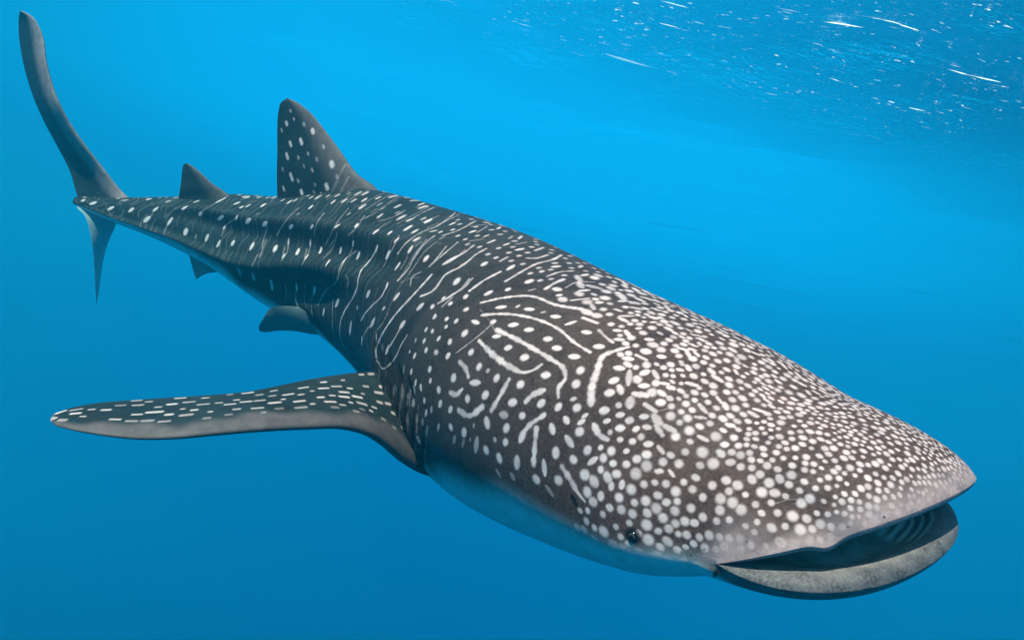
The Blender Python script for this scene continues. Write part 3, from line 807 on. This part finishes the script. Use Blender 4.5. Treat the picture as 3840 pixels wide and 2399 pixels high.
Ln_.new(remap(n_mid, .3, .7, .46, .66), bs.inputs['Roughness'])
bmp = Nn.new('ShaderNodeBump'); bmp.inputs['Strength'].default_value = .35; bmp.inputs['Distance'].default_value = .003
hgt = mth('ADD', mth('MULTIPLY', n_fine, 1.0), mth('MULTIPLY', n_mid, 1.6))
hgt = mth('ADD', hgt, mth('MULTIPLY', attr('spot'), .25))
Ln_.new(hgt, bmp.inputs['Height']); Ln_.new(bmp.outputs[0], bs.inputs['Normal'])
out = Nn.new('ShaderNodeOutputMaterial'); Ln_.new(bs.outputs[0], out.inputs['Surface'])

def plain(name, colr, rough, spec=.5):
    m, n, l = new_mat(name)
    b = principled(n, **{'Base Color': (*colr, 1), 'Roughness': rough, 'Specular IOR Level': spec})
    no = n.new('ShaderNodeTexNoise'); no.inputs['Scale'].default_value = 90
    rp = n.new('ShaderNodeMapRange'); rp.inputs[3].default_value = .7; rp.inputs[4].default_value = 1.2
    l.new(no.outputs['Fac'], rp.inputs[0])
    mx = n.new('ShaderNodeMix'); mx.data_type = 'RGBA'; mx.blend_type = 'MULTIPLY'; mx.inputs[0].default_value = 1; mx.inputs[6].default_value = (*colr, 1)
    l.new(rp.outputs[0], mx.inputs[7]); l.new(mx.outputs[2], b.inputs['Base Color'])
    o = n.new('ShaderNodeOutputMaterial'); l.new(b.outputs[0], o.inputs['Surface'])
    return m
eye_mat = plain("eye_black", (.006, .006, .007), .12, .6)
iris_mat = plain("eye_gold", (.16, .11, .06), .35, .5)

# ------------------------------------------------------------------ the whale shark
root = bpy.data.objects.new("whale_shark", None)
scene.collection.objects.link(root)
root_pos = to_world(BODY[int(NR * .6)].mean(0)); root.location = root_pos
root['label'] = "large dark whale shark covered in white dots, swimming with its wide mouth open"
root['category'] = "whale shark"
bpy.context.view_layer.update()
NAMES = ('spot', 'dark', 'belly', 'lip', 'jaw', 'inside', 'pad', 'throat_shade', 'flash_warm')
parts = []
v, q = grid_mesh('b', BODY, closed=True)
cn = nrm(np.cross(BODY[500, 10] - BODY[498, 10], BODY[500, 12] - BODY[500, 10])); outw = BODY[500, 10] - BODY[500].mean(0)
flip_body = (cn @ outw) < 0
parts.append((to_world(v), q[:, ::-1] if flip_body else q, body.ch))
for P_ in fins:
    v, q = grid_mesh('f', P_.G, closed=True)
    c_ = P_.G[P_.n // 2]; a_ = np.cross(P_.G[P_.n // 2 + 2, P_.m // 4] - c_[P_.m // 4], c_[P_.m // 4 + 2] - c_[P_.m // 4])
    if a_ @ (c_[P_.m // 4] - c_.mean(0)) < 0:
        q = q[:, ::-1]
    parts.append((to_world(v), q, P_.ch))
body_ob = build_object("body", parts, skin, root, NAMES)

def sphere_grid(c, r, axis, n=24, m=32, sq=1.0, t0=0., t1=math.pi):
    axis = nrm(np.asarray(axis)); h = nrm(np.cross(axis, [0.1, .2, 1.])); k = np.cross(axis, h)
    t = np.linspace(t0, t1, n)[:, None, None]; p = np.linspace(0, 2 * np.pi, m + 1)[:-1][None, :, None]
    return c + r * (np.cos(t) * axis * sq + np.sin(t) * (np.cos(p) * h + np.sin(p) * k))
for sgn, th0 in ((1, 86.0), (-1, -86.0)):
    if sgn == 1:
        f = body.find(2372, 2008, FS)
        if f is None:
            f = (int(np.argmin(np.abs(SV - .955))), int(np.argmin(np.abs(THD - 86))))
        ei, th_eye = f[0], THD[f[1]]
    j = int(np.argmin(np.abs(THD - sgn * th_eye)))
    p = BODY[ei, j]; nv = nrm(p - BODY[ei].mean(0)); nb = body.N[ei, j]; nb = nb if nb @ nv > 0 else -nb
    body.dab(ei, j, .0165, .95, 'dark', .35)
    e = build_object("eye", [(to_world(sphere_grid(p - nb * .005, .0112, nb).reshape(-1, 3)), grid_mesh('', sphere_grid(p, 1, nb), True)[1], None)], eye_mat, root)
    # golden iris seen as a thin ring round the pupil
    ring_ = sphere_grid(p - nb * .005, .01145, nb, 6, 32, 1.0, .50, .60)
    ir = build_object("iris", [(to_world(ring_.reshape(-1, 3)), grid_mesh('', ring_, True)[1], None)], iris_mat, None)
    ir.parent = e
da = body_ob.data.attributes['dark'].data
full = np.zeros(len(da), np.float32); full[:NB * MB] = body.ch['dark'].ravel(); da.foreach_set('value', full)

# ------------------------------------------------------------------ water surface seen from below
def wave_h(x, y, r_):
    h = np.zeros_like(x)
    for _ in range(26):
        lam = 10 ** r_.uniform(-.5, .72); k = 2 * np.pi / lam; a = r_.normal(math.radians(64), .55)
        h += .0068 * lam ** .85 * np.sin(k * (x * math.cos(a) + y * math.sin(a)) + r_.uniform(0, 6.3))
    return h
gx = np.concatenate([-np.geomspace(70, 9, 40), np.linspace(-8.9, 14, 420), np.geomspace(14.1, 70, 40)])
gy = np.concatenate([-np.geomspace(70, 3, 40), np.linspace(-2.9, 20, 420), np.geomspace(20.1, 90, 40)])
X, Y = np.meshgrid(gx, gy, indexing='ij')
Z = wave_h(X, Y, np.random.default_rng(5))
SURF = np.stack([X, Y, Z], -1)
wat, Nn, Ln_ = new_mat("water_surface")
tco = Nn.new('ShaderNodeTexCoord')
sx = Nn.new('ShaderNodeSeparateXYZ'); Ln_.new(tco.outputs['Object'], sx.inputs[0])
def vnoise(scale, stretch, rot, detail, rough=.6):
    mp = Nn.new('ShaderNodeMapping'); mp.inputs['Rotation'].default_value = (0, 0, rot); mp.inputs['Scale'].default_value = stretch
    Ln_.new(tco.outputs['Object'], mp.inputs['Vector'])
    n = Nn.new('ShaderNodeTexNoise'); n.inputs['Scale'].default_value = scale; n.inputs['Detail'].default_value = detail; n.inputs['Roughness'].default_value = rough
    Ln_.new(mp.outputs[0], n.inputs['Vector'])
    return n.outputs['Fac']
rip = mth('ADD', vnoise(7., (1, 2.2, 1), .5, 4.), mth('MULTIPLY', vnoise(30., (1, 1.8, 1), .2, 3.), .25))
bmp = Nn.new('ShaderNodeBump'); bmp.inputs['Strength'].default_value = 1.0; bmp.inputs['Distance'].default_value = .026
Ln_.new(rip, bmp.inputs['Height'])
fr = Nn.new('ShaderNodeFresnel'); fr.inputs['IOR'].default_value = 1.33; Ln_.new(bmp.outputs[0], fr.inputs['Normal'])
gls = Nn.new('ShaderNodeBsdfGlossy'); gls.inputs['Roughness'].default_value = .06; Ln_.new(bmp.outputs[0], gls.inputs['Normal'])
gls.inputs['Color'].default_value = (.92, .97, 1, 1)
trn = Nn.new('ShaderNodeBsdfTransparent')
mx = Nn.new('ShaderNodeMixShader'); near_mirror = remap(mth('ADD', sx.outputs['Y'], mth('MULTIPLY', vnoise(.9, (1, 1, 1), 0., 2.), .8)), 4.4, 6.6, 1., 0.)
mirror_mix = remap(mth('MULTIPLY', near_mirror, remap(sx.outputs['X'], -2.2, 2.4, .12, 1.)), 0., 1., .24, .92)  # mirror strength varied by place, painting the near right water darker
Ln_.new(mth('MULTIPLY', fr.outputs[0], mirror_mix), mx.inputs[0]); Ln_.new(trn.outputs[0], mx.inputs[1]); Ln_.new(gls.outputs[0], mx.inputs[2])
# sun glints on the waves, painted as pale translucent flecks and streaks
sx = Nn.new('ShaderNodeSeparateXYZ'); Ln_.new(tco.outputs['Object'], sx.inputs[0])
patchy = mth('MULTIPLY', remap(vnoise(.75, (1, 1, 1), .0, 2.), .36, .50), mth('MULTIPLY', remap(sx.outputs['X'], -1.9, .9, .05, 1.), remap(sx.outputs['Y'], 4.2, 5.0, 1., 0.)))
fl = remap(vnoise(15., (1, 2.8, 1), .35, 5., .66), .632, .680)
st_ = remap(vnoise(1.7, (1, 8.5, 1), .30, 4., .5), .675, .70)
crest = remap(vnoise(2.6, (1, 2.6, 1), .30, 2.), .44, .56, .12, 1.)
glints = mth('MULTIPLY', mth('MAXIMUM', mth('MULTIPLY', fl, crest), st_), patchy)
tl = Nn.new('ShaderNodeBsdfTranslucent'); tl.inputs['Color'].default_value = (.9, .95, .95, 1)
mx2 = Nn.new('ShaderNodeMixShader'); Ln_.new(glints, mx2.inputs[0]); Ln_.new(mx.outputs[0], mx2.inputs[1]); Ln_.new(tl.outputs[0], mx2.inputs[2])
out = Nn.new('ShaderNodeOutputMaterial'); Ln_.new(mx2.outputs[0], out.inputs['Surface'])
v, q = grid_mesh('w', SURF)
ws = build_object("water_surface", [(v, q, None)], wat)
ws['kind'] = 'structure'

# ------------------------------------------------------------------ the body of water: one even volume round everything
BX = (-32., 32., -14., 46., -24., .40)
hz, Nn, Ln_ = new_mat("sea_haze")
pv = Nn.new('ShaderNodeVolumePrincipled')
pv.inputs['Color'].default_value = (.008, .160, .228, 1)
pv.inputs['Absorption Color'].default_value = (.0, .80, .90, 1)
pv.inputs['Density'].default_value = .125
pv.inputs['Anisotropy'].default_value = .35
out = Nn.new('ShaderNodeOutputMaterial'); Ln_.new(pv.outputs[0], out.inputs['Volume'])
xs, ys, zs = BX[0:2], BX[2:4], BX[4:6]
vb = np.array([(x, y, z) for x in xs for y in ys for z in zs], float)
fb = np.array([(0, 1, 3, 2), (4, 6, 7, 5), (0, 4, 5, 1), (2, 3, 7, 6), (0, 2, 6, 4), (1, 5, 7, 3)])
hb = build_object("haze", [(vb, fb, None)], hz)
hb.data.polygons.foreach_set('use_smooth', [False] * 6)
hb['kind'] = 'stuff'
